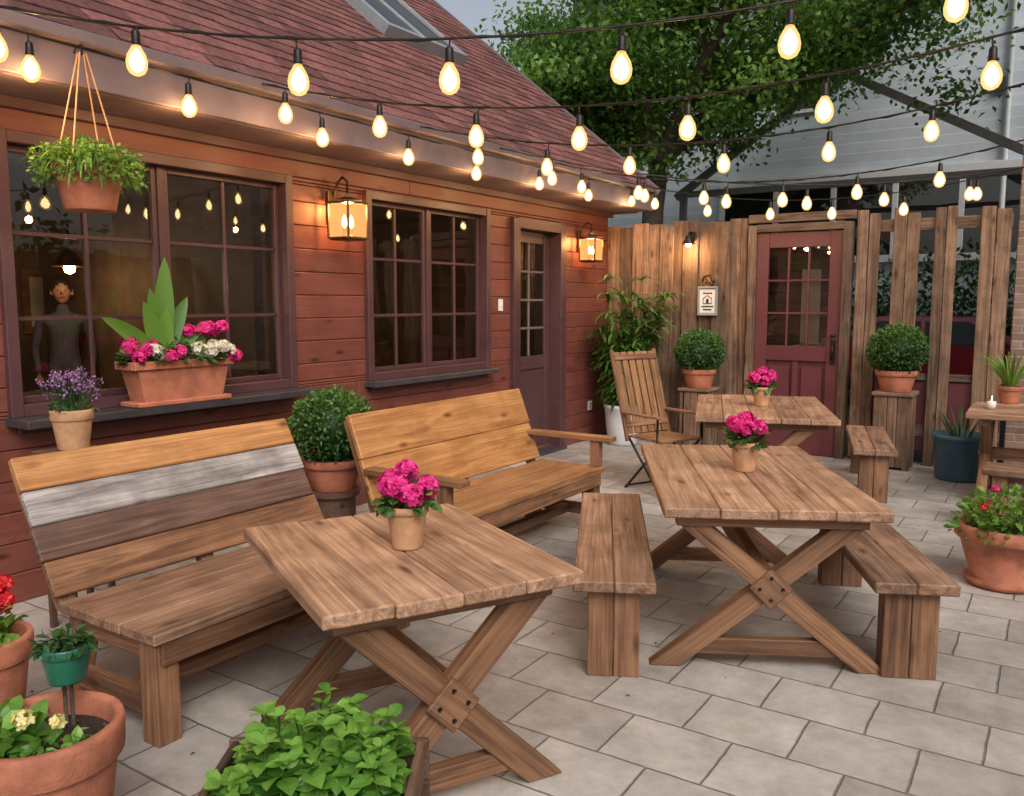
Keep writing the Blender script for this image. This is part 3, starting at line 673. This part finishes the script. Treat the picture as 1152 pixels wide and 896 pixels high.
m.build('potted_red_geranium',(1.50,-7.93,.10)); m=MB(); m.lathe([(0,0),(.15,0),(.15,.1),(0,.1)],W_dk,(0,0,0),20,False); m.build('plant_stand',(1.50,-7.93,0))
m=MB(); pot(m,(0,0,0),.1,.2,M_tan); herb(m,(0,0,.17),.1,.1,120,.04,G_dk,ratio=.35)
for k in range(70):
    an=R.uniform(0,6.28);q=R.uniform(.02,.14);t=(q*math.cos(an),q*math.sin(an),R.uniform(.26,.38)); m.tube([(q*.3*math.cos(an),q*.3*math.sin(an),.17),t],.0025,G_dk,4,tone=.6)
    n=12; P=np.array(t)+np.stack([NR.normal(size=n)*.008,NR.normal(size=n)*.008,NR.rand(n)*.045-.02],1); m.leaves(P,rdir(n,.5),rdir(n),.014,.01,G_lav)
m.build('potted_lavender',(.62,-7.05,.92)); m=MB()
for sx in (-.1,.1):
    for sy in (-.1,.1): m.box((sx,sy,.44),(.03,.03,.88),W_dk,grain=2)
m.box((0,0,.9),(.28,.28,.03),W_dk); m.box((0,0,.3),(.24,.24,.02),W_dk); m.build('plant_stand',(.62,-7.05,0))
m=MB()
def tbox(m,c,lx,ly,h,tap,mt):
    a,b_=lx/2,ly/2; t=tap
    o=[(-a*t,-b_*t,0),(a*t,-b_*t,0),(a*t,b_*t,0),(-a*t,b_*t,0),(-a,-b_,h),(a,-b_,h),(a,b_,h),(-a,b_,h)]
    m.add([(c[0]+x_,c[1]+y_,c[2]+z_) for x_,y_,z_ in o],[(3,2,1,0),(0,1,5,4),(1,2,6,5),(2,3,7,6),(3,0,4,7)],mt)
tbox(m,(0,0,.03),.17,.64,.2,.86,M_terr)
for sx in (-1,1): m.box((sx*.092,0,.245),(.022,.70,.05),M_terr,b=.009)
for sy in (-1,1): m.box((0,sy*.34,.2451),(.16,.022,.05),M_terr,b=.009)
m.box((0,0,.015),(.19,.66,.03),M_terr,b=.008); m.box((0,0,.235),(.17,.65,.02),M_soil)
herb(m,(0,0,.25),.15,.15,650,.05,G_box,ry=.38)
for k in range(16):
    t=k/15; y=-.35+.70*t
    front=F_white if (.15<t<.33 or .5<t<.95) else F_pink
    back=F_pink if (t>.55 or t<.25) else (F_white if k%2 else F_pink)
    geran(m,(R.uniform(.06,.13),y+R.uniform(-.02,.02),R.uniform(.28,.35)),.036,front,44,.85,.018)
    geran(m,(R.uniform(-.05,.04),y+R.uniform(-.02,.02),R.uniform(.36,.42)+(.05 if t>.55 else 0)),.036,back,44,.85,.018)
for (dy,dz,ln,wd) in ((-.9,.85,.52,.10),(.08,1.6,.64,.12),(-.35,1.2,.40,.11),(.75,.8,.36,.1),(-.7,.35,.36,.09),(.45,1.3,.44,.1),(.9,.4,.3,.09),(0,1,.34,.1),(-.2,1.5,.46,.1)):
    m.blade((.01,-.1,.25),(R.uniform(0,.2),dy,dz),ln,wd,.45,G_mint,10,.3,tone=R.uniform(.1,.7),face=(.85,-.4,.15))
m.build('window_flower_box',(.165,-6.12,1.032))
m=MB(); pot(m,(0,0,0),.165,.22,M_terr)
for i in range(380):
    an=R.uniform(0,6.28); q=R.uniform(.0,.14); m.blade((q*math.cos(an),q*math.sin(an),.2),(math.cos(an),math.sin(an),R.uniform(.3,1.8)),R.uniform(.1,.26),.012,R.uniform(1.2,3.6),G_fern,6)
n=1500; an=NR.rand(n)*6.28; q=NR.rand(n)**.6*.26; P=np.stack([q*np.cos(an),q*np.sin(an),.2+.17*NR.rand(n)-q*.35],1); m.leaves(P,rdir(n,.2),rdir(n,1),.028,.02,G_fern)
for k in range(4):
    t=k*math.pi/2+.6; m.tube([(.16*math.cos(t),.16*math.sin(t),.21),(.02*math.cos(t),.02*math.sin(t),.76)],.004,M_tan,5)
m.tube([(0,0,.75),(0,0,.80),(-.04,0,.80),(-.07,0,.77)],.005,M_iron,6)
m.build('hanging_flower_basket',(.63,-6.90,2.10))
m=MB(); a_,b_=.28,.19; CB=.02
for k in range(2):
    zz=.1+CB+k*.135
    m.box((0,-b_,zz+.0),(2*a_+.05,.025,.13),W_box,b=.006); m.box((0,b_,zz),(2*a_+.05,.025,.13),W_box,b=.006)
    m.box((-a_,0,zz+.001),(.025,2*b_-.03,.13),W_box,b=.006); m.box((a_,0,zz+.001),(.025,2*b_-.03,.13),W_box,b=.006)
for sx in (-1,1):
    for sy in (-1,1): m.box((sx*(a_-.035),sy*(b_-.035),(.29+CB)/2),(.04,.04,.29+CB),W_box,grain=2)
m.box((0,0,.04+CB),(2*a_-.03,2*b_-.03,.02),W_box); m.box((0,0,.235+CB),(2*a_-.03,2*b_-.03,.02),M_soil)
for k in range(74):
    bx_,by_=R.uniform(-.22,.22),R.uniform(-.13,.15); hgt=R.uniform(.06,.25)*(1.1-abs(bx_)*1.7-max(0,-by_)*1.2); lx,ly=R.uniform(-.05,.05),R.uniform(-.02,.06)
    z_=.24+CB; tops=(bx_+lx,by_+ly,z_+.01+hgt); m.tube([(bx_,by_,z_),tops],.003,G_mint,5,tone=.3)
    for j in range(4):
        t=1-j*.26; p_=np.array([bx_+(tops[0]-bx_)*t,by_+(tops[1]-by_)*t,z_+hgt*t+.01]); n=4 if j==0 else 3
        a0_=R.uniform(0,6.28); D=np.array([[math.cos(a0_+i*6.28/n),math.sin(a0_+i*6.28/n),R.uniform(.1,.5) if j==0 else R.uniform(-.2,.3)] for i in range(n)]); U=np.tile([0,0,1.],(n,1))+NR.normal(size=(n,3))*.35
        sz=(.045 if j==0 else .07)*(.65+.7*NR.rand(n))
        m.leaves(np.tile(p_,(n,1)),D,U,sz,sz*.72,G_mint,T_OV,np.clip(.75-.22*j+NR.normal(size=n)*.2,0,1))
m.build('herb_planter_box',(3.04,-7.76,.004),rad(33))
# ------------------------------------------------------------------ wall lights
def lantern(loc,rz,s=1,en=10):
    m=MB()
    m.box((.012,0,.02),(.02,.09,.2),M_bronze)
    m.tube([(.02,0,.08),(.06,0,.17),(.1,0,.2),(.14,0,.17),(.14,0,.11)],.008,M_bronze,8)
    m.lathe([(0,.11),(.02,.1),(.03,.075),(.12,.05),(.125,.04)],M_bronze,(.14,0,0),4,False)
    w_=.085
    for sx in (-1,1):
        for sy in (-1,1): m.box((.14+sx*w_,sy*w_,-.07),(.012,.012,.22),M_bronze,b=.002)
    for zz in (.038,-.18):
        for q in (-1,1): m.box((.14,q*w_,zz),(2*w_-.013,.014,.014),M_bronze,b=.002); m.box((.14+q*w_,0,zz),(.014,2*w_-.013,.014),M_bronze,b=.002)
    m.box((.14,0,-.187),(2*w_-.02,2*w_-.02,.01),M_bronze)
    g_=w_-.004
    for q in (-1,1):
        m.add([(.14-g_,q*g_,-.17),(.14+g_,q*g_,-.17),(.14+g_,q*g_,.03),(.14-g_,q*g_,.03)],[(0,1,2,3)],M_lantg)
        m.add([(.14+q*g_,-g_,-.17),(.14+q*g_,g_,-.17),(.14+q*g_,g_,.03),(.14+q*g_,-g_,.03)],[(0,1,2,3)],M_lantg)
    for q in (-.03,.03):
        m.tube([(.14,q,-.18),(.14,q,-.12)],.012,M_tan,8); m.lathe([(0,-.12),(.016,-.1),(.014,-.06),(0,-.03)],M_lcore,(.14,q,0),8)
    o=m.build('wall_lantern',loc,rz); o.scale=(s,s,s)
    l=bpy.data.objects.new('lantern_light',point(None,en)); S.collection.objects.link(l); l.parent=o; l.location=(.14,0,.0)
lantern((.015,-4.62,2.34),0,1.2,24); lantern((.015,-.72,2.32),0,1.15,24)
m=MB(); m.tube([(0,-.02,.04),(0,-.07,.08),(0,-.13,.06),(0,-.13,.0)],.01,M_iron); m.lathe([(0,.04),(.03,.03),(.04,0),(.075,-.06)],M_iron,(0,-.13,0),20); m.lathe([(0,-.1),(.03,-.085),(.035,-.05),(.02,0)],M_lcore,(0,-.13,0),10)
m.box((0,-.02,.03),(.07,.02,.11),M_iron); o=m.build('fence_lamp',(1.11,-.02,2.36))
l=bpy.data.objects.new('lamp_light',point(None,15)); S.collection.objects.link(l); l.parent=o; l.location=(0,-.15,-.13)
m=MB(); m.box((.02,-2.33,1.62),(.012,.075,.12),M_white); m.box((.03,-2.33,1.62),(.012,.015,.03),M_white); m.build('light_switch')
m=MB(); m.box((.02,-.42,.42),(.012,.09,.11),M_white); m.box((.028,-.42,.44),(.004,.03,.03),M_steel); m.box((.028,-.42,.4),(.004,.03,.03),M_steel); m.build('wall_outlet')
# ------------------------------------------------------------------ string lights
def strand(P0,P1,sag,spacing=.62,start=.3,bs=1.12,en=0):
    m=MB(); P0=Vector(P0);P1=Vector(P1); Ln=(P1-P0).length
    def at(t):
        p=P0.lerp(P1,t); p.z-=4*sag*t*(1-t); return p
    pts=[at(t) for t in np.linspace(0,1,41)]
    m.tube(pts,.0055,M_iron,6); m.tube([p+Vector((.006,.004,.008*math.sin(i*2.1))) for i,p in enumerate(pts)],.0035,M_iron,5)
    d=start; pos=[]
    while d<Ln-.05:
        p=at(d/Ln); dr=R.uniform(.012,.045); tx,ty=R.uniform(-.015,.015),R.uniform(-.015,.015)
        m.tube([p,(p.x+tx*.5,p.y+ty*.5,p.z-dr)],.004,M_iron,5)
        c=(p.x+tx,p.y+ty,p.z-dr)
        m.lathe([(0,.005),(.012,0),(.017,-.008),(.018,-.05),(.02,-.052),(.02,-.06),(.012,-.062)],M_iron,c,12)
        m.lathe([(r_*bs,-.058+(z_+.058)*bs) for r_,z_ in ((.013,-.06),(.02,-.072),(.033,-.095),(.0385,-.12),(.036,-.142),(.026,-.16),(.012,-.168),(0,-.17))],M_bglass,c,16)
        m.lathe([(r_*bs,-.058+(z_+.058)*bs) for r_,z_ in ((0,-.07),(.02,-.095),(.028,-.122),(.02,-.145),(0,-.158))],M_core,c,7)
        pos.append(c); d+=spacing*R.uniform(.9,1.1)
    o=m.build('string_lights')
    for k,c in enumerate(pos):
        if en and k%2==0:
            l=bpy.data.objects.new('bulb_light',point(None,en)); S.collection.objects.link(l); l.parent=o; l.location=(c[0],c[1],c[2]-.24)
    return o,pos
strand((.55,-7.65,2.97),(5.17,-5.25,3.13),.36,.66,.42,en=5)
o,ps=strand((.60,-8.3,2.92),(.60,.05,2.92),.05,.95,.2)
for c in ps[1:]:
    l=bpy.data.objects.new('bulb_light',point(None,7)); S.collection.objects.link(l); l.parent=o; l.location=(c[0],c[1],c[2]-.22)
strand((.55,-5.75,2.97),(5.07,-4.84,2.95),.30,.62,.2,en=5)
strand((.55,-4.25,2.97),(4.97,-3.47,3.02),.30,.62,.5)
strand((.55,-2.25,2.97),(5.03,-1.75,3.02),.33,.62,.3,en=5)
strand((.55,-.8,2.97),(4.9,-.3,3.0),.33,.62,.4)
strand((.55,-3.2,2.97),(5.3,.3,3.1),.36,.75,.5)
# ------------------------------------------------------------------ person inside
def person(name,loc,rz):
    pts=[(0,0,.95),(0,.01,1.2),(0,0,1.38),(0,0,1.5),(0,-.01,1.58),(.19,0,1.43),(.25,.02,1.15),(.22,-.12,.93),(-.19,0,1.43),(-.25,.02,1.15),(-.22,-.12,.93),(.1,0,.9),(.11,-.02,.5),(.11,.03,.09),(.11,-.12,.04),(-.1,0,.9),(-.11,-.02,.5),(-.11,.03,.09),(-.11,-.12,.04)]
    ed=[(0,1),(1,2),(2,3),(3,4),(2,5),(5,6),(6,7),(2,8),(8,9),(9,10),(0,11),(11,12),(12,13),(13,14),(0,15),(15,16),(16,17),(17,18)]
    rr=[.14,.13,.15,.06,.055,.06,.045,.033,.06,.045,.033,.095,.065,.045,.04,.095,.065,.045,.04]
    me=bpy.data.meshes.new(name); me.from_pydata(pts,ed,[]); o=bpy.data.objects.new(name,me); S.collection.objects.link(o)
    o.modifiers.new('s','SKIN')
    for i,v in enumerate(me.skin_vertices[0].data): v.radius=(rr[i],rr[i]*.8); v.use_root=(i==0)
    sb=o.modifiers.new('b','SUBSURF'); sb.levels=2; sb.render_levels=2; me.materials.append(M_cloth)
    h=MB(); pr=[(.085*math.sin(t)*(1 if t>1.2 else .82),-.115*math.cos(t)) for t in np.linspace(0,math.pi,12)]
    h.lathe(pr,M_skin,(0,0,1.69),20); h.lathe([(.095*math.sin(t),-.12*math.cos(t)) for t in np.linspace(1.5,math.pi,8)],M_hair,(0,.015,1.7),20)
    h.tube([(0,-.08,1.70),(0,-.105,1.665)],[.008,.014],M_skin,6)
    for q in (-1,1):
        h.lathe([(0,-.01),(.01,0),(0,.01)],M_hair,(q*.03,-.078,1.70),8); h.tube([(q*.085,0,1.71),(q*.085,.01,1.66)],.014,M_skin,6)
        for k in range(5): h.tube([(q*(.22),-.12,.93),(q*(.22)+(k-2)*.012,-.15,.87),(q*.22+(k-2)*.013,-.155,.82+abs(k-2)*.012)],.008,M_skin,6)
    h.tube([(-.025,-.08,1.635),(.025,-.08,1.635)],.005,F_red,6)
    h.build('head_and_hands',parent=o); o.location=loc; o.rotation_euler=(0,0,rz); return o
person('standing_person',(-3.2,-4.95,.06),rad(60))
# ------------------------------------------------------------------ light, world, camera
w=bpy.data.worlds.new('World'); S.world=w; w.use_nodes=True; nt=w.node_tree
sky=nt.nodes.new('ShaderNodeTexSky'); sky.sky_type='NISHITA'; sky.sun_disc=False; sky.sun_elevation=rad(42); sky.sun_rotation=rad(130); sky.dust_density=5; sky.air_density=1.0
hs=nt.nodes.new('ShaderNodeHueSaturation'); hs.inputs['Saturation'].default_value=.42; hs.inputs['Value'].default_value=1.2
bg=nt.nodes['Background']; bg.inputs['Strength'].default_value=.12; nt.links.new(sky.outputs[0],hs.inputs['Color']); nt.links.new(hs.outputs[0],bg.inputs[0])
sl_=bpy.data.lights.new('sun','SUN'); sl_.energy=1.15; sl_.angle=rad(30); sl_.color=(1,.92,.82)
so=bpy.data.objects.new('sun',sl_); S.collection.objects.link(so)
az,el=rad(130),rad(42); dv=Vector((-math.sin(az)*math.cos(el),-math.cos(az)*math.cos(el),-math.sin(el)))
so.rotation_euler=dv.to_track_quat('-Z','Y').to_euler()
cam=bpy.data.cameras.new('camera'); co=bpy.data.objects.new('camera',cam); S.collection.objects.link(co)
co.location=(4.75,-9.35,1.65); co.rotation_euler=(rad(90-6.47),0,rad(33.2)); cam.sensor_width=36; cam.lens=29.75; cam.clip_end=1000; cam.clip_start=.05
S.camera=co
S.view_settings.view_transform='Standard'; S.view_settings.look='None'; S.view_settings.exposure=0
